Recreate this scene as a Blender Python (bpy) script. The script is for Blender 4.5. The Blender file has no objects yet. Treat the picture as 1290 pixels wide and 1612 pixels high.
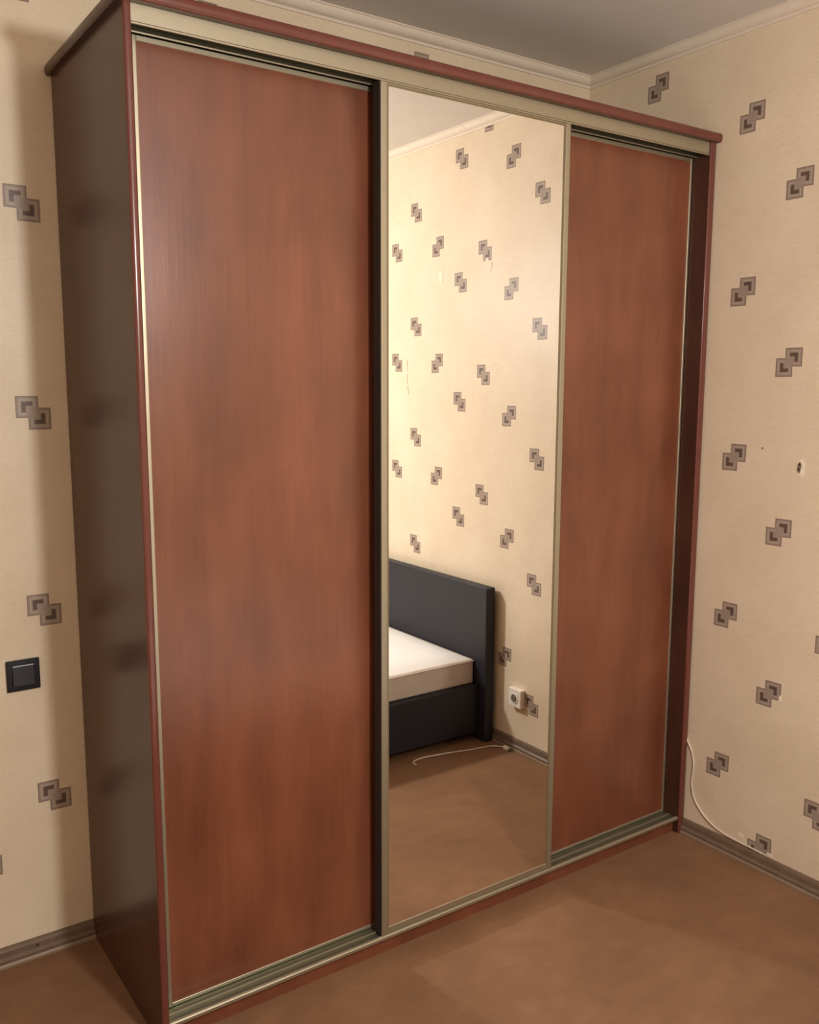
import bpy, bmesh, math, random
from mathutils import Vector, Matrix, noise

random.seed(4)
SC = bpy.context.scene
COL = SC.collection

# ---------------------------------------------------------------- camera
CX, CY, CZ, YAW, PIT, ROLL, FPX = -0.6344, -1.900, 1.5438, 0.6053, -0.1436, 0.0018, 1426.85
cd = bpy.data.cameras.new('camera')
cam = bpy.data.objects.new('camera', cd)
COL.objects.link(cam)
fw = Vector((math.sin(YAW) * math.cos(PIT), math.cos(YAW) * math.cos(PIT), math.sin(PIT)))
rt = Vector((math.cos(YAW), -math.sin(YAW), 0))
up = rt.cross(fw)
r2 = rt * math.cos(ROLL) + up * math.sin(ROLL)
u2 = up * math.cos(ROLL) - rt * math.sin(ROLL)
M = Matrix((r2, u2, -fw)).transposed().to_4x4()
M.translation = Vector((CX, CY, CZ))
cam.matrix_world = M
cd.sensor_fit = 'AUTO'
cd.sensor_width = 36
cd.lens = FPX * 36 / 1612
cd.shift_x = 11.0 / 1612
cd.shift_y = 7.8 / 1612
cd.clip_start = 0.02
SC.camera = cam

# ---------------------------------------------------------------- world, lamp, exposure
w = bpy.data.worlds.new('world')
SC.world = w
w.use_nodes = True
w.node_tree.nodes['Background'].inputs[0].default_value = (0.5, 0.45, 0.4, 1)
w.node_tree.nodes['Background'].inputs[1].default_value = 0.02

LAMP = (0.34, -2.15, 2.04)
ld = bpy.data.lights.new('ceiling_lamp_light', 'POINT')
ld.energy = 106
ld.color = (1.0, 0.972, 0.93)
ld.shadow_soft_size = 0.08
lo = bpy.data.objects.new('ceiling_lamp_light', ld)
lo.location = LAMP
COL.objects.link(lo)
# the lamp's shade throws most of its light downwards
sd = bpy.data.lights.new('lamp_shade_light', 'SPOT')
sd.energy = 66
sd.color = (1.0, 0.972, 0.93)
sd.shadow_soft_size = 0.08
sd.spot_size = math.radians(178)
sd.spot_blend = 1.0
so = bpy.data.objects.new('lamp_shade_light', sd)
so.location = LAMP
COL.objects.link(so)

SC.view_settings.view_transform = 'Standard'
SC.view_settings.look = 'None'
SC.view_settings.gamma = 1
SC.view_settings.use_curve_mapping = False
SC.view_settings.exposure = -0.15
SC.cycles.blur_glossy = 0.0
SC.cycles.sample_clamp_indirect = 0
SC.cycles.use_guiding = True
SC.cycles.use_surface_guiding = True
SC.cycles.guiding_training_samples = 48
SC.cycles.max_bounces = 12
SC.cycles.diffuse_bounces = 6
SC.cycles.use_denoising = True

# ---------------------------------------------------------------- dimensions (metres)
W, D = 1.8768, 0.5493            # wardrobe width and depth
XR, YB = 1.8808, 0.5532          # right wall, back wall
XL, YF = -2.30, -3.90            # unseen walls
ZC = 2.635                       # ceiling


# ---------------------------------------------------------------- helpers
def lin(c):
    out = []
    for v in c:
        v = v / 255.0
        out.append(v / 12.92 if v <= 0.04045 else ((v + 0.055) / 1.055) ** 2.4)
    return tuple(out) + (1.0,)


def link(name, me, mat=None, parent=None):
    o = bpy.data.objects.new(name, me)
    COL.objects.link(o)
    if mat is not None:
        me.materials.append(mat)
    if parent is not None:
        o.parent = parent
    return o


def obj(name, bm, mat, parent=None, smooth=False):
    bmesh.ops.recalc_face_normals(bm, faces=bm.faces)
    me = bpy.data.meshes.new(name)
    bm.to_mesh(me)
    bm.free()
    if smooth:
        for p in me.polygons:
            p.use_smooth = True
    return link(name, me, mat, parent)


def smooth_sides(o, axis):
    me = o.data
    caps = set()
    for p in me.polygons:
        cap = abs(p.normal[axis]) > 0.5
        p.use_smooth = not cap
        if cap:
            caps.update(p.edge_keys)
    at = me.attributes.new('sharp_edge', 'BOOLEAN', 'EDGE')
    for i, e in enumerate(me.edges):
        at.data[i].value = e.key in caps


def empty(name, loc):
    o = bpy.data.objects.new(name, None)
    o.empty_display_size = 0.1
    o.location = loc
    COL.objects.link(o)
    return o


def tag(o, label=None, cat=None, group=None, kind=None):
    if label: o['label'] = label
    if cat: o['category'] = cat
    if group: o['group'] = group
    if kind: o['kind'] = kind
    return o


def box(x0, x1, y0, y1, z0, z1, bev=0.0, seg=2, bm=None, off=(0, 0, 0)):
    """box between the given world planes, minus the parent's origin"""
    b = bmesh.new()
    vs = bmesh.ops.create_cube(b, size=1)['verts']
    for v in vs:
        v.co = Vector(((x0 + x1) / 2 + v.co.x * (x1 - x0) - off[0],
                       (y0 + y1) / 2 + v.co.y * (y1 - y0) - off[1],
                       (z0 + z1) / 2 + v.co.z * (z1 - z0) - off[2]))
    if bev > 0:
        bmesh.ops.bevel(b, geom=list(b.edges), offset=bev, segments=seg, profile=0.6, affect='EDGES')
    if bm is None:
        return b
    me = bpy.data.meshes.new('tmp')
    b.to_mesh(me)
    b.free()
    bm.from_mesh(me)
    bpy.data.meshes.remove(me)
    return bm


def prism(profile, a, b, axis, off=(0, 0, 0)):
    """extrude a closed 2-D profile along an axis ('x': profile is (y,z); 'y': (x,z); 'z': (x,y))"""
    bm = bmesh.new()

    def P(p, t):
        if axis == 'x': v = (t, p[0], p[1])
        elif axis == 'y': v = (p[0], t, p[1])
        else: v = (p[0], p[1], t)
        return Vector(v) - Vector(off)
    A = [bm.verts.new(P(p, a)) for p in profile]
    B = [bm.verts.new(P(p, b)) for p in profile]
    n = len(profile)
    for i in range(n):
        bm.faces.new((A[i], A[(i + 1) % n], B[(i + 1) % n], B[i]))
    bm.faces.new(A[::-1])
    bm.faces.new(B)
    return bm


def catmull(pts, n=8):
    P = [Vector(p) for p in pts]
    P = [P[0] * 2 - P[1]] + P + [P[-1] * 2 - P[-2]]
    out = []
    for i in range(1, len(P) - 2):
        for k in range(n):
            t = k / n
            a, b, c, d = P[i - 1], P[i], P[i + 1], P[i + 2]
            out.append(0.5 * ((2 * b) + (c - a) * t + (2 * a - 5 * b + 4 * c - d) * t * t
                              + (3 * b - a - 3 * c + d) * t ** 3))
    out.append(P[-2])
    return out


def tube(pts, r, seg=10):
    bm = bmesh.new()
    rings = []
    nrm = None
    for i, p in enumerate(pts):
        t = (pts[min(i + 1, len(pts) - 1)] - pts[max(i - 1, 0)]).normalized()
        if nrm is None:
            nrm = t.orthogonal().normalized()
        nrm = (nrm - t * nrm.dot(t)).normalized()
        bi = t.cross(nrm)
        rings.append([bm.verts.new(p + (nrm * math.cos(a) + bi * math.sin(a)) * r)
                      for a in [2 * math.pi * k / seg for k in range(seg)]])
    for a, b in zip(rings, rings[1:]):
        for k in range(seg):
            bm.faces.new((a[k], a[(k + 1) % seg], b[(k + 1) % seg], b[k]))
    bm.faces.new(rings[0][::-1])
    bm.faces.new(rings[-1])
    return bm


# ---------------------------------------------------------------- materials
class NT:
    def __init__(s, name):
        s.m = bpy.data.materials.new(name)
        s.m.use_nodes = True
        s.t = s.m.node_tree
        s.b = s.t.nodes['Principled BSDF']

    def n(s, typ, **k):
        x = s.t.nodes.new(typ)
        for a, v in k.items():
            setattr(x, a, v)
        return x

    def l(s, a, b):
        s.t.links.new(a, b)

    def math(s, op, a, b=None, c=None):
        x = s.n('ShaderNodeMath', operation=op)
        for i, v in enumerate((a, b, c)):
            if v is None: continue
            if isinstance(v, (int, float)): x.inputs[i].default_value = v
            else: s.l(v, x.inputs[i])
        return x.outputs[0]

    def ramp(s, fac, stops):
        r = s.n('ShaderNodeValToRGB')
        e = r.color_ramp.elements
        e[0].position, e[0].color = stops[0]
        e[1].position, e[1].color = stops[-1]
        for p, c in stops[1:-1]:
            x = e.new(p); x.color = c
        s.l(fac, r.inputs[0])
        return r.outputs[0]

    def noise(s, vec, scale, detail=3, rough=0.5):
        x = s.n('ShaderNodeTexNoise')
        x.inputs['Scale'].default_value = scale
        x.inputs['Detail'].default_value = detail
        x.inputs['Roughness'].default_value = rough
        if vec is not None: s.l(vec, x.inputs['Vector'])
        return x.outputs[0]

    def mix(s, fac, a, b, blend='MIX'):
        x = s.n('ShaderNodeMix', data_type='RGBA', blend_type=blend)
        if isinstance(fac, (int, float)): x.inputs[0].default_value = fac
        else: s.l(fac, x.inputs[0])
        for i, v in ((6, a), (7, b)):
            if isinstance(v, tuple): x.inputs[i].default_value = v
            else: s.l(v, x.inputs[i])
        return x.outputs[2]

    def pos(s):
        return s.n('ShaderNodeNewGeometry').outputs['Position']

    def mapping(s, vec, scale):
        m = s.n('ShaderNodeMapping')
        m.inputs['Scale'].default_value = scale
        s.l(vec, m.inputs['Vector'])
        return m.outputs[0]

    def bump(s, h, strength, dist):
        x = s.n('ShaderNodeBump')
        x.inputs['Strength'].default_value = strength
        x.inputs['Distance'].default_value = dist
        s.l(h, x.inputs['Height'])
        s.l(x.outputs[0], s.b.inputs['Normal'])

    def set(s, rough=None, metal=None, spec=None, coat=None, coat_rough=None):
        for k, v in (('Roughness', rough), ('Metallic', metal), ('Specular IOR Level', spec),
                     ('Coat Weight', coat), ('Coat Roughness', coat_rough)):
            if v is not None: s.b.inputs[k].default_value = v
        return s.m


def mat_wood(name, dark, mid, light, rough=0.30, axis='z', coat=0.0, spec=0.5):
    k = NT(name)
    p = k.pos()
    sc = {'z': (1, 1, 0.045), 'x': (0.045, 1, 1), 'y': (1, .045, 1)}[axis]
    fine = k.noise(k.mapping(p, sc), 95, 6, 0.62)
    sc2 = {'z': (1, 1, 0.22), 'x': (0.22, 1, 1), 'y': (1, .22, 1)}[axis]
    broad = k.noise(k.mapping(p, sc2), 9, 4, 0.55)
    cloud = k.noise(p, 3.2, 3, 0.5)
    f = k.math('ADD', k.math('MULTIPLY', fine, 0.22), k.math('ADD', k.math('MULTIPLY', broad, 0.60), k.math('MULTIPLY', cloud, 0.48)))
    f = k.math('SUBTRACT', f, 0.15)
    c = k.ramp(f, [(0.32, dark), (0.5, mid), (0.70, light)])
    k.l(c, k.b.inputs['Base Color'])
    k.bump(fine, 0.16, 0.0010)
    return k.set(rough=rough, coat=coat, coat_rough=0.25, spec=spec)


def mat_plain(name, col, rough=0.5, metal=0.0, var=0.08, scale=30, bump=0.0, bscale=200):
    k = NT(name)
    n = k.noise(k.pos(), scale, 4)
    d = tuple(v * (1 - var) for v in col[:3]) + (1,)
    e = tuple(min(1, v * (1 + var)) for v in col[:3]) + (1,)
    k.l(k.ramp(n, [(0.3, d), (0.7, e)]), k.b.inputs['Base Color'])
    if bump:
        k.bump(k.noise(k.pos(), bscale, 4), bump, 0.001)
    return k.set(rough=rough, metal=metal)


def mat_wallpaper():
    k = NT('wallpaper')
    uv = k.n('ShaderNodeUVMap', uv_map='print').outputs[0]
    sp = k.n('ShaderNodeSeparateXYZ')
    k.l(uv, sp.inputs[0])
    u = sp.outputs[0]
    P = 0.5155
    v = k.math('WRAP', sp.outputs[1], P / 2, -P / 2)
    H, A, B = 0.0278, 0.0150, 0.0150

    def cheb(cu, cv):
        return k.math('MAXIMUM', k.math('ABSOLUTE', k.math('SUBTRACT', u, cu)),
                      k.math('ABSOLUTE', k.math('SUBTRACT', v, cv)))
    d1 = cheb(-A, B)
    d2 = cheb(A, -B)
    m1 = k.math('LESS_THAN', d1, H)
    m2 = k.math('LESS_THAN', d2, H)
    mask = k.math('MAXIMUM', m1, m2)
    # concentric printed frames of each square
    s1 = k.math('LESS_THAN', d1, 0.0135)
    s2 = k.math('LESS_THAN', d2, 0.0135)
    o = cheb(0, 0)
    both = k.math('LESS_THAN', o, 0.0128)
    nb = k.math('SUBTRACT', 1.0, both)
    dark = k.math('MULTIPLY', k.math('MAXIMUM', s1, s2), k.math('GREATER_THAN', o, 0.0178))
    r1 = k.math('MULTIPLY', k.math('GREATER_THAN', d1, 0.0170), k.math('LESS_THAN', d1, 0.0195))
    r2 = k.math('MULTIPLY', k.math('GREATER_THAN', d2, 0.0170), k.math('LESS_THAN', d2, 0.0195))
    pale = k.math('MULTIPLY', k.math('MAXIMUM', r1, r2), k.math('GREATER_THAN', o, 0.0150))
    e1 = k.math('MULTIPLY', k.math('GREATER_THAN', d1, 0.0242), m1)
    e2 = k.math('MULTIPLY', k.math('GREATER_THAN', d2, 0.0242), m2)
    edge = k.math('MULTIPLY', k.math('MAXIMUM', e1, e2), nb)
    # paper
    p = k.pos()
    cloud = k.noise(p, 5.0, 3, 0.5)
    weave_h = k.noise(k.mapping(p, (0.12, 0.12, 1)), 330, 3, 0.6)
    weave_v = k.noise(k.mapping(p, (1, 1, 0.10)), 300, 3, 0.6)
    speck = k.noise(p, 170, 4, 0.6)
    f = k.math('ADD', k.math('MULTIPLY', cloud, 0.4), k.math('ADD', k.math('MULTIPLY', weave_h, 0.35), k.math('MULTIPLY', speck, 0.25)))
    paper = k.ramp(f, [(0.32, lin((216, 198, 172))), (0.68, lin((234, 219, 196)))])
    c = k.mix(mask, paper, lin((160, 143, 131)))
    c = k.mix(edge, c, lin((138, 120, 109)))
    c = k.mix(pale, c, lin((182, 166, 151)))
    c = k.mix(dark, c, lin((98, 80, 72)))
    grain = k.math('ADD', k.math('MULTIPLY', speck, 0.5), 0.75)
    gc = k.n('ShaderNodeCombineXYZ')
    for i in range(3): k.l(grain, gc.inputs[i])
    c2 = k.mix(k.math('MULTIPLY', mask, 0.7), c, k.mix(1.0, c, gc.outputs[0], 'MULTIPLY'))
    k.l(c2, k.b.inputs['Base Color'])
    h = k.math('ADD', k.math('ADD', weave_h, weave_v), k.math('MULTIPLY', speck, 1.2))
    k.bump(h, 0.25, 0.0012)
    return k.set(rough=0.40, spec=0.45)


def mat_floor():
    k = NT('brown_carpet')
    p = k.pos()
    blot = k.noise(p, 3.0, 4, 0.6)
    mid = k.noise(k.mapping(p, (1, 1.6, 1)), 11, 4, 0.6)
    fib = k.noise(p, 420, 3, 0.7)
    f = k.math('ADD', k.math('MULTIPLY', blot, 0.55), k.math('ADD', k.math('MULTIPLY', mid, 0.3), k.math('MULTIPLY', fib, 0.15)))
    c = k.ramp(f, [(0.30, lin((112, 82, 60))), (0.5, lin((128, 93, 67))), (0.70, lin((142, 106, 77)))])
    k.l(c, k.b.inputs['Base Color'])
    k.bump(fib, 0.5, 0.002)
    return k.set(rough=0.75, spec=0.3)


def mat_mirror():
    k = NT('mirror_silver')
    n = k.noise(k.pos(), 2.0, 2)
    k.l(k.ramp(n, [(0.3, (0.93, 0.92, 0.88, 1)), (0.7, (0.95, 0.94, 0.90, 1))]), k.b.inputs['Base Color'])
    return k.set(rough=0.0, metal=1.0)


def mat_champagne(name, col, rough, metal):
    k = NT(name)
    n = k.noise(k.mapping(k.pos(), (0.05, 1, 1)), 600, 3)
    d = tuple(v * 0.93 for v in col[:3]) + (1,)
    k.l(k.ramp(n, [(0.3, d), (0.7, col)]), k.b.inputs['Base Color'])
    return k.set(rough=rough, metal=metal)


CHERRY = mat_wood('cherry_laminate', lin((102, 57, 39)), lin((119, 68, 48)), lin((136, 81, 58)), 0.30, spec=0.6)
CHERRY_SHADED = mat_wood('cherry_laminate_carcass_shaded', lin((62, 38, 29)), lin((73, 45, 34)), lin((84, 53, 41)), 0.26, spec=0.30)  # same cherry laminate, darkened to put the carcass side's shade into the colour
BAND = mat_plain('red_brown_edge_band', lin((104, 56, 48)), 0.22, var=0.06)
CHAMP = mat_champagne('champagne_aluminium', lin((176, 167, 146)), 0.42, 0.75)
TRACK_SHADED = mat_champagne('track_aluminium_shaded', lin((118, 120, 100)), 0.35, 0.7)  # champagne aluminium made darker and olive: the track's shading is in the colour
MIRROR = mat_mirror()
PAPER = mat_wallpaper()
FLOOR = mat_floor()
WHITE = mat_plain('ceiling_paint', lin((214, 208, 202)), 0.7, var=0.02, scale=6, bump=0.1)
MOULD = mat_plain('plaster_moulding', lin((226, 214, 198)), 0.6, var=0.02)
BASEB = mat_plain('brown_plastic_baseboard', lin((112, 92, 76)), 0.35, var=0.10, scale=40)
BASEL = mat_plain('baseboard_lower_strip', lin((140, 120, 100)), 0.4, var=0.06)
BLACKP = mat_plain('black_switch_plastic', lin((26, 27, 33)), 0.25, var=0.05)
WHITEP = mat_plain('white_plastic', lin((236, 230, 220)), 0.3, var=0.02)
CABLE = mat_plain('cable_sheath', lin((216, 204, 188)), 0.4, var=0.02)
HOLE = mat_plain('dark_hole', lin((28, 24, 22)), 0.6)
LEATHER = mat_plain('dark_leatherette', lin((30, 32, 42)), 0.55, var=0.12, scale=120, bump=0.3, bscale=500)
MATT = mat_plain('white_mattress_cloth', lin((240, 238, 238)), 0.85, var=0.02, scale=20, bump=0.3, bscale=90)
MATTS = mat_plain('mattress_side_cloth', lin((205, 194, 184)), 0.85, var=0.05, scale=20, bump=0.2)
PLASTER = mat_plain('bare_plaster', lin((228, 216, 196)), 0.8, var=0.08, scale=80, bump=0.6)
BOARD = mat_plain('hardboard', lin((120, 92, 70)), 0.7)

# ---------------------------------------------------------------- the setting
def wall(name, axis, c, a, b, cols):
    """vertical wall plane split into vertical wallpaper drops; UV 'print' holds each
    drop's own coordinates so one motif column is printed per drop"""
    cols = sorted([q for q in cols if a < q[0] < b])
    cuts = [a] + [(p[0] + q[0]) / 2 for p, q in zip(cols, cols[1:])] + [b]
    bm = bmesh.new()
    uvl = bm.loops.layers.uv.new('print')
    for i, (u0, z0, fl) in enumerate(cols):
        s, e = cuts[i], cuts[i + 1]
        q = [(s, 0), (e, 0), (e, ZC + 0.05), (s, ZC + 0.05)]
        vs = [bm.verts.new((c, u, z) if axis == 'x' else (u, c, z)) for u, z in q]
        f = bm.faces.new(vs)
        for lp, (u, z) in zip(f.loops, q):
            lp[uvl].uv = ((u - u0) * fl, z - z0)
    bmesh.ops.remove_doubles(bm, verts=bm.verts, dist=1e-5)
    me = bpy.data.meshes.new(name)
    bm.to_mesh(me)
    bm.free()
    o = link(name, me, PAPER)
    sm = o.modifiers.new('thickness', 'SOLIDIFY')
    sm.thickness = 0.12
    # grow away from the room
    n = me.polygons[0].normal
    inward = {('x', True): -1, ('x', False): 1, ('y', True): -1, ('y', False): 1}[(axis, c > 0)]
    comp = n.x if axis == 'x' else n.y
    sm.offset = -1 if comp * inward > 0 else 1
    o['kind'] = 'structure'
    return o


def strips(first, a, step=0.168):
    """three motif columns of one wallpaper drop: right-wall order, towards the camera"""
    return [(first, a, 1), (first - step, a + 0.175, -1), (first - 2 * step, a - 0.178, 1)]


# right wall: flip=+1 puts the upper square towards -u ... u is y
right_cols = [(0.241, 2.526, 1), (0.05, 2.187, -1), (-0.125, 1.320, 1),
              (-0.296, 1.100, 1), (-0.482, 0.250, -1), (-0.600, 0.406, 1),
              (-0.776, 1.252, 1), (-0.949, 1.420, -1), (-1.119, 1.591, 1),
              (-1.282, 1.475, 1), (-1.449, 1.646, -1), (-1.616, 1.302, 1),
              (-1.773, 1.655, 1)] + strips(-1.94, 0.30)[1:] + strips(-2.28, 0.34) + strips(-2.78, 0.04) + strips(-3.28, 0.26)
back_cols = [(-0.085, 1.474, 1), (-0.270, 0.300, 1), (-0.44, 0.13, -1), (0.10, 0.25, -1), (0.26, .06, 1),
             (0.435, 2.525, 1), (0.60, 0.2, -1), (0.78, 0.1, 1), (0.96, 0.25, -1), (1.148, 2.535, 1), (1.32, 0.3, 1), (1.50, 0.15, -1),
             (1.690, 2.512, 1)] + strips(-0.61, 0.41) + strips(-1.12, 0.12) + strips(-1.63, 0.33) + strips(-2.13, 0.05)
gen = []
x = 2.2
i = 0
while x > -4:
    gen += strips(x, (0.22 * i) % 0.5155)
    x -= 0.504
    i += 1
wall_right = wall('wall_right', 'x', XR, YF, YB, right_cols)
wall_back = wall('wall_back', 'y', YB, XL, XR, back_cols)
wall_left = wall('wall_left', 'x', XL, YF, YB, gen)
wall_front = wall('wall_front', 'y', YF, XL, XR, gen)

tag(obj('floor', box(XL - .1, XR + .1, YF - .1, YB + .1, -0.1, 0.0), FLOOR), kind='structure')
tag(obj('ceiling', box(XL - .12, XR + .12, YF - .12, YB + .12, ZC, ZC + 0.1), WHITE), kind='structure')

# crown moulding: stepped plaster profile; (d, z) d = distance from the wall
MP = [(0.0, 2.600), (0.005, 2.600), (0.006, 2.606)] + [(0.008 + 0.020 * math.sin(a), 2.608 + 0.022 * (1 - math.cos(a))) for a in [math.pi / 2 * q / 6 for q in range(7)]] + [(0.032, 2.631), (0.032, ZC), (0.0, ZC)]
tag(obj('trim_1', prism([(YB - d, z) for d, z in MP], XL, XR, 'x'), MOULD), kind='structure')
tag(obj('trim_2', prism([(XR - d, z) for d, z in MP], YF, YB, 'y'), MOULD), kind='structure')
tag(obj('trim_3', prism([(XL + d, z) for d, z in MP], YF, YB, 'y'), MOULD), kind='structure')
tag(obj('trim_4', prism([(YF + d, z) for d, z in MP], XL, XR, 'x'), MOULD), kind='structure')

# baseboards: cove profile with a lighter lower lip
BPF = [(0.0, 0.012), (0.021, 0.012), (0.021, 0.020), (0.014, 0.026), (0.012, 0.040), (0.009, 0.047), (0.003, 0.050), (0.0, 0.050)]
LIP = [(0.0, 0.0), (0.024, 0.0), (0.024, 0.006), (0.021, 0.012), (0.0, 0.012)]


def baseboard(name, fn, a, b, axis):
    o = obj(name, prism([fn(d, z) for d, z in BPF], a, b, axis), BASEB)
    tag(o, kind='structure')
    l = obj('lower_lip', prism([fn(d, z) for d, z in LIP], a, b, axis), BASEL, o)
    return o


bb = baseboard('baseboard_back', lambda d, z: (YB - d, z), XL, -0.001, 'x')
baseboard('baseboard_right', lambda d, z: (XR - d, z), YF, -0.001, 'y')
baseboard('baseboard_left', lambda d, z: (XL + d, z), YF, YB, 'y')
baseboard('baseboard_front', lambda d, z: (YF + d, z), XL, XR, 'x')
# nail hole in the back baseboard
nb = bmesh.new()
bmesh.ops.create_circle(nb, cap_ends=True, radius=0.0035, segments=12)
bmesh.ops.rotate(nb, verts=nb.verts, cent=(0, 0, 0), matrix=Matrix.Rotation(math.pi / 2, 3, 'X'))
bmesh.ops.translate(nb, verts=nb.verts, vec=(-0.155, YB - 0.0135, 0.032))
obj('screw_hole', nb, HOLE, bb)


def blob(cy, cz, ry, rz, n, seed, x, jag=0.3, th=0.0012):
    """irregular thin flake on the right wall"""
    random.seed(seed)
    pts = []
    for i in range(n):
        a = 2 * math.pi * i / n
        r = 1 + random.uniform(-jag, jag)
        pts.append((cy + ry * r * math.cos(a), cz + rz * r * math.sin(a)))
    return prism([(p[0], p[1]) for p in pts], x, x - th, 'x')


PATCH = mat_plain('bare_wallpaper_backing', lin((236, 226, 204)), 0.8, var=0.08, scale=120, bump=0.5)
PIT = mat_plain('plaster_pit', lin((120, 100, 78)), 0.9, var=0.2, scale=200)
for args, m, nm in [((-0.357, 1.302, 0.012, 0.027, 17, 1), PATCH, 'torn_wallpaper_patch'),
                    ((-0.337, 0.580, 0.0045, 0.011, 11, 3), PATCH, 'torn_wallpaper_patch'),
                    ((-0.228, 0.080, 0.010, 0.008, 11, 6), PATCH, 'torn_wallpaper_patch'),
                    ((-0.333, 0.060, 0.010, 0.006, 11, 4), PATCH, 'torn_wallpaper_patch'),
                    ((-1.100, 2.045, 0.022, 0.026, 17, 2), PATCH, 'torn_wallpaper_patch'),
                    ((-1.425, 2.030, 0.014, 0.028, 13, 12), PATCH, 'torn_wallpaper_patch'),
                    ((-1.045, 0.455, 0.004, 0.005, 9, 8), HOLE, 'nail_hole'),
                    ((-0.225, 1.355, 0.003, 0.003, 8, 9), PIT, 'nail_hole')]:
    obj(nm, blob(*args, XR), m, wall_right)
obj('plaster_pit', blob(-0.353, 1.304, 0.0055, 0.014, 11, 5, XR - 0.0012), PIT, wall_right)
obj('nail_hole', blob(-0.350, 1.298, 0.0028, 0.004, 9, 7, XR - 0.0024), HOLE, wall_right)
obj('nail_hole', blob(-0.352, 1.314, 0.0020, 0.003, 9, 10, XR - 0.0024), HOLE, wall_right)
# peeling crack seen by way of the mirror
CR = mat_plain('wallpaper_crack', lin((176, 152, 122)), 0.8)
for (y0, z0, y1, z1) in [(-1.690, 1.665, -1.686, 1.615), (-1.690, 1.600, -1.688, 1.555), (-1.686, 1.545, -1.675, 1.50)]:
    obj('wallpaper_crack', prism([(y0, z0), (y0 + .004, z0), (y1 + .003, z1), (y1, z1)], XR, XR - 0.0006, 'x'), CR, wall_right)

# ---------------------------------------------------------------- the wardrobe
TL, TR = 0.017, 0.028
ZT0, ZT1 = 2.300, 2.327
WR = empty('wardrobe', (W / 2, D / 2, 0))
OFF = (W / 2, D / 2, 0)
tag(WR, 'tall cherry-brown sliding-door wardrobe with a mirrored middle door, standing in the corner', 'wardrobe')


def bx(*a, **k):
    return box(*a, off=OFF, **k)


def band_profile(x0, x1, y0):
    """bullnose strip: flat back at y0, rounded front"""
    r = (x1 - x0) / 2
    c = (x0 + x1) / 2
    pr = [(c + r * math.cos(a), y0 - 0.0065 * max(0.0, math.sin(a)) ** 0.55) for a in [math.pi * i / 12 for i in range(13)]]
    return pr


for x0, x1 in ((0.0, TL), (W - TR, W)):
    sp = obj('side_panel', bx(x0, x1, 0.0, D, 0.0, ZT0), CHERRY_SHADED, WR)
    b = prism(band_profile(x0, x1, 0.0), 0.0, ZT0, 'z', OFF)
    tag(obj('edge_band', b, BAND, sp, smooth=False), 'red-brown rounded edge strip')
    smooth_sides(sp.children[0], 2)

tp = obj('top_panel', bx(-0.010, W + 0.002, -0.016, D, ZT0, ZT1), CHERRY_SHADED, WR)
pr = [(-0.016 - 0.55 * 0.0135 * math.sin(a), (ZT0 + ZT1) / 2 + 0.0135 * math.cos(a)) for a in [math.pi * i / 12 for i in range(13)]]
e = obj('edge_band', prism(pr, -0.010, W + 0.002, 'x', OFF), BAND, tp)
smooth_sides(e, 0)
pr = [(-0.010 - 0.4 * 0.0135 * math.sin(a), (ZT0 + ZT1) / 2 + 0.0135 * math.cos(a)) for a in [math.pi * i / 12 for i in range(13)]]
e = obj('edge_band', prism(pr, -0.016, D, 'y', OFF), CHERRY_SHADED, tp)
smooth_sides(e, 1)

obj('back_panel', bx(TL, W - TR, D - 0.004, D, 0.02, ZT0), BOARD, WR)
obj('bottom_panel', bx(TL, W - TR, 0.10, D - 0.004, 0.03, 0.05), CHERRY_SHADED, WR)
obj('partition', bx(0.935, 0.955, 0.11, D - 0.004, 0.05, ZT0), CHERRY_SHADED, WR)
obj('plinth', bx(TL, W - TR, 0.020, 0.038, 0.0, 0.050), CHERRY, WR)
obj('bottom_board', bx(TL, W - TR, 0.004, 0.100, 0.046, 0.052), CHERRY, WR)

# top track: fascia plate, a fine step along its foot, roof and two hanging lips
TT = obj('top_track', bx(TL, W - TR, 0.0, 0.003, 2.2655, ZT0, bev=0.0006, seg=1), CHAMP, WR)
obj('fascia_foot', bx(TL, W - TR, -0.0012, 0.003, 2.2605, 2.2645, bev=0.0006, seg=1), CHAMP, TT)
obj('track_roof', bx(TL, W - TR, 0.003, 0.098, 2.296, ZT0), TRACK_SHADED, TT)
obj('track_lip', bx(TL, W - TR, 0.0475, 0.0495, 2.266, 2.296), TRACK_SHADED, TT)
obj('running_bead', bx(TL, W - TR, 0.0455, 0.0495, 2.2620, 2.2660, bev=0.001, seg=2), CHAMP, TT)
obj('track_lip', bx(TL, W - TR, 0.095, 0.098, 2.255, 2.296), TRACK_SHADED, TT)
# bottom track: base, rounded front lip, two running beads, back lip
BT = obj('bottom_track', bx(TL, W - TR, 0.0, 0.098, 0.052, 0.0545), TRACK_SHADED, WR)
fl = [(0.0 - 0.001, 0.050), (-0.001, 0.0575), (0.001, 0.0605), (0.005, 0.0620), (0.009, 0.0605), (0.010, 0.0545), (0.010, 0.050)]
obj('front_lip', prism(fl, TL, W - TR, 'x', OFF), CHAMP, BT)
for y in (0.0335, 0.074):
    obj('running_bead', bx(TL, W - TR, y, y + 0.0035, 0.0545, 0.0600, bev=0.0012, seg=2), CHAMP, BT)


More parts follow.
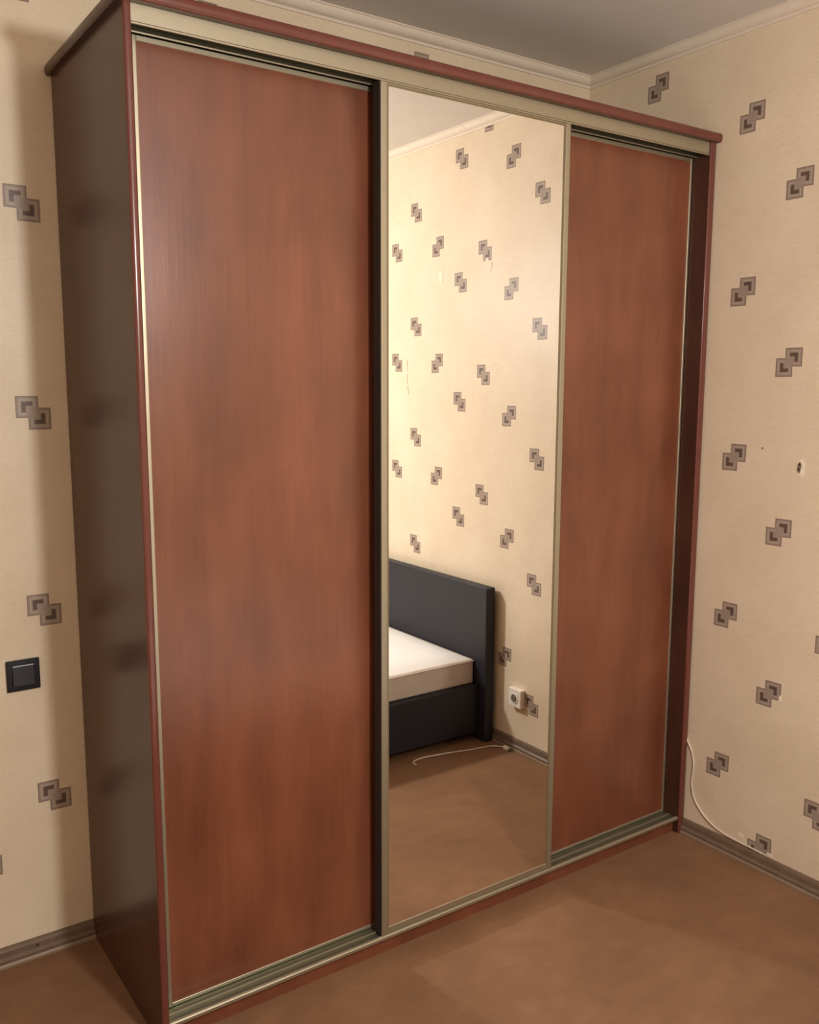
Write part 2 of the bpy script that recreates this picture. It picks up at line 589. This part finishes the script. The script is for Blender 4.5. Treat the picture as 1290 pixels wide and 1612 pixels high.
def sliding_door(name, x0, x1, y0, y1, z0, z1, sw, rt, rb, panel_mat, panel_name, label, inset=0.004):
    ym = (y0 + y1) / 2
    d = obj(name, bx(x0 + sw * .5, x1 - sw * .5, ym, ym + 0.010, z0 + rb * .5, z1 - rt * .5), BOARD, WR)
    tag(d, label)
    obj(panel_name, bx(x0 + sw - .002, x1 - sw + .002, y0 + inset, ym, z0 + rb - .002, z1 - rt + .002), panel_mat, d)
    for a, b in ((x0, x0 + sw), (x1 - sw, x1)):
        # C-shaped grip stile: rounded face with a shallow shadow groove on the inner side
        inner = b if a == x0 else a
        sgn = 1 if a == x0 else -1
        o = obj('stile', bx(a, b, y0, y1, z0, z1, bev=min(0.0025, sw * .25), seg=3), CHAMP, d)
    obj('rail', bx(x0 + sw, x1 - sw, y0 + 0.0015, y1 - .002, z0, z0 + rb, bev=0.001, seg=1), CHAMP, d)
    obj('rail', bx(x0 + sw, x1 - sw, y0 + 0.0015, y1 - .002, z1 - rt, z1, bev=0.001, seg=1), CHAMP, d)
    return d


sliding_door('sliding_door', 0.0385, 0.672, 0.060, 0.082, 0.0560, 2.2635, 0.0095, 0.0115, 0.0090,
             CHERRY, 'door_panel', 'cherry laminate sliding door on the left')
sliding_door('sliding_door', 1.190, 1.8465, 0.060, 0.082, 0.0560, 2.2635, 0.0085, 0.0115, 0.0090,
             CHERRY, 'door_panel', 'cherry laminate sliding door on the right')
md = sliding_door('mirror_door', 0.617, 1.247, 0.002, 0.034, 0.0630, 2.2640, 0.0180, 0.0070, 0.0180,
                  MIRROR, 'mirror_pane', 'full-height mirrored sliding door in the middle', inset=0.003)
SIDE_SHADE = mat_plain('stile_side_shade', lin((48, 40, 34)), 0.9)  # dark strips added on the mirror door's stile sides to stand in for shade
obj('side_shade_strip', bx(0.6150, 0.6172, 0.0045, 0.034, 0.065, 2.262), SIDE_SHADE, md)
obj('side_shade_strip', bx(1.2468, 1.2490, 0.0045, 0.034, 0.065, 2.262), SIDE_SHADE, md)
# dark gasket line between frame and mirror
GASK = mat_plain('dark_gasket', lin((120, 104, 76)), 0.5)
for a, b in ((0.6350, 0.6400), (1.2235, 1.2285)):
    obj('gasket', bx(a, b, 0.0035, 0.0070, 0.081, 2.257), GASK, md)
obj('gasket', bx(0.640, 1.2235, 0.0035, 0.0070, 2.2535, 2.2570), GASK, md)

# ---------------------------------------------------------------- light switch on the back wall
SW = empty('light_switch', (-0.148, YB, 0.793))
tag(SW, 'square black rocker light switch on the wallpaper left of the wardrobe', 'switch')
SO = (-0.148, YB, 0.793)
obj('frame', box(-0.1895, -0.1065, YB - 0.008, YB, 0.7515, 0.8345, bev=0.003, seg=3, off=SO), BLACKP, SW)
rk = box(-0.1755, -0.1205, YB - 0.013, YB - 0.007, 0.7655, 0.8205, bev=0.0015, seg=2, off=SO)
for v in rk.verts:
    if v.co.y < -0.0095:
        v.co.y += 0.06 * (v.co.z)
obj('rocker', rk, BLACKP, SW)

# ---------------------------------------------------------------- socket on the right wall (seen in the mirror)
PY, PZ = -0.853, 0.236
SK = empty('wall_socket', (XR, PY, PZ))
KO = (XR, PY, PZ)
tag(SK, 'white wall socket low on the wallpaper beside the bed, seen in the mirror', 'socket')
obj('plate', box(XR - 0.026, XR, PY - 0.039, PY + 0.039, PZ - 0.040, PZ + 0.040, bev=0.005, seg=3, off=KO), WHITEP, SK)


def disc_x(x0, x1, y, z, r, seg=24, off=KO):
    return prism([(y + r * math.cos(2 * math.pi * i / seg), z + r * math.sin(2 * math.pi * i / seg)) for i in range(seg)], x0, x1, 'x', off)


ring = obj('socket_ring', disc_x(XR - 0.029, XR - 0.024, PY, PZ, 0.022), WHITEP, SK)
obj('socket_well', disc_x(XR - 0.0295, XR - 0.0285, PY, PZ, 0.0175), mat_plain('socket_well_grey', lin((120, 112, 104)), .5), ring)
for s in (-1, 1):
    obj('pin_hole', disc_x(XR - 0.0302, XR - 0.0290, PY + s * 0.0095, PZ, 0.0034, 12), HOLE, SK)

# ---------------------------------------------------------------- cables
pts = [(0.004, 0.350), (-0.008, 0.327), (-0.025, 0.298), (-0.034, 0.256), (-0.031, 0.212), (-0.030, 0.185), (-0.043, 0.138), (-0.080, 0.097),
       (-0.122, 0.073), (-0.168, 0.061), (-0.229, 0.057), (-0.270, 0.056), (-0.312, 0.0545)]
c1 = obj('power_cable', tube(catmull([(XR - 0.0042, y, z) for y, z in pts], 8), 0.0030), CABLE, smooth=True)
tag(c1, 'white cable curving down the right wall from behind the wardrobe', 'cable')
c2p = [(1.425, -0.966, .0042), (1.428, -0.990, .0042), (1.452, -1.004, .0042), (1.50, -1.008, .0042), (1.544, -1.000, .0042), (1.62, -0.985, .0042),
       (1.702, -0.962, .0042), (1.775, -0.950, .0042), (1.815, -0.938, .0042), (1.838, -0.905, .006)]
c2 = obj('power_cable', tube(catmull(c2p, 8), 0.0030), CABLE, smooth=True)
tag(c2, 'white cable trailing over the floor beside the bed, seen in the mirror', 'cable')
PLUG = empty('cable_plug', (1.842, -0.880, 0))
tag(PLUG, 'small white plug lying on the floor by the baseboard, seen in the mirror', 'plug')
obj('plug_body', box(1.834, 1.850, -0.900, -0.868, 0.0, 0.014, bev=0.003, seg=2, off=(1.842, -0.880, 0)), WHITEP, PLUG)
for s in (-1, 1):
    obj('plug_pin', tube([Vector((s * 0.004, 0.010, 0.007)), Vector((s * 0.004, 0.028, 0.007))], 0.002, 8), TRACK_SHADED, PLUG)

# ---------------------------------------------------------------- the bed (seen in the mirror)
BX0, BX1, BY0, BY1 = -0.19, 1.815, -2.67, -1.042
BD = empty('bed', ((BX0 + BX1) / 2, (BY0 + BY1) / 2, 0))
BO = tuple(BD.location)
tag(BD, 'low dark navy leatherette bed with headboard, seen in the mirror', 'bed')
obj('headboard', box(BX1, BX1 + 0.048, BY0 - 0.045, -0.995, 0.0, 0.688, bev=0.008, seg=3, off=BO), LEATHER, BD)
for (a, b, c, d) in ((BX0, BX1, BY1 - 0.04, BY1), (BX0, BX1, BY0, BY0 + 0.04), (BX0, BX0 + 0.04, BY0 + 0.04, BY1 - 0.04)):
    obj('base_panel', box(a, b, c, d, 0.035, 0.250, bev=0.005, seg=2, off=BO), LEATHER, BD)
obj('slatted_platform', box(BX0 + 0.04, BX1, BY0 + 0.04, BY1 - 0.04, 0.225, 0.249, off=BO), BOARD, BD)
for a in (BX0 + 0.08, BX1 - 0.08):
    for b in (BY0 + 0.08, BY1 - 0.08):
        obj('leg', box(a - .025, a + .025, b - .025, b + .025, 0.0, 0.22, off=BO), BLACKP, BD)

MX0, MX1, MY0, MY1 = BX0 + 0.02, BX1 - 0.003, BY0 + 0.02, BY1 - 0.032
mt = empty('mattress', ((MX0 + MX1) / 2, (MY0 + MY1) / 2, 0.2505))
MO = tuple(mt.location)
tag(mt, 'white mattress lying in the dark bed base, seen in the mirror', 'mattress')
core = box(MX0, MX1, MY0, MY1, 0.2505, 0.358, bev=0.010, seg=3, off=MO)
obj('mattress_body', core, MATTS, mt, smooth=False)
# gently crowned top with rounded border
tb = bmesh.new()
nx, ny = 40, 34
gx = lambda i: MX0 + (MX1 - MX0) * i / nx
gy = lambda j: MY0 + (MY1 - MY0) * j / ny
grid = []
for i in range(nx + 1):
    row = []
    for j in range(ny + 1):
        e = min(gx(i) - MX0, MX1 - gx(i), gy(j) - MY0, MY1 - gy(j))
        z = 0.356 + 0.026 * (1 - math.exp(-e / 0.05)) + 0.003 * noise.noise(Vector((gx(i) * 6, gy(j) * 6, 0)))
        if e < 1e-6: z = 0.350
        row.append(tb.verts.new((gx(i) - MO[0], gy(j) - MO[1], z - MO[2])))
    grid.append(row)
for i in range(nx):
    for j in range(ny):
        tb.faces.new((grid[i][j], grid[i + 1][j], grid[i + 1][j + 1], grid[i][j + 1]))
obj('mattress_top', tb, MATT, mt, smooth=True)
obj('piping', tube([Vector(p) - Vector(MO) for p in [(MX0, MY1, .351), (MX1, MY1, .351)]], 0.003, 8), MATTS, mt)
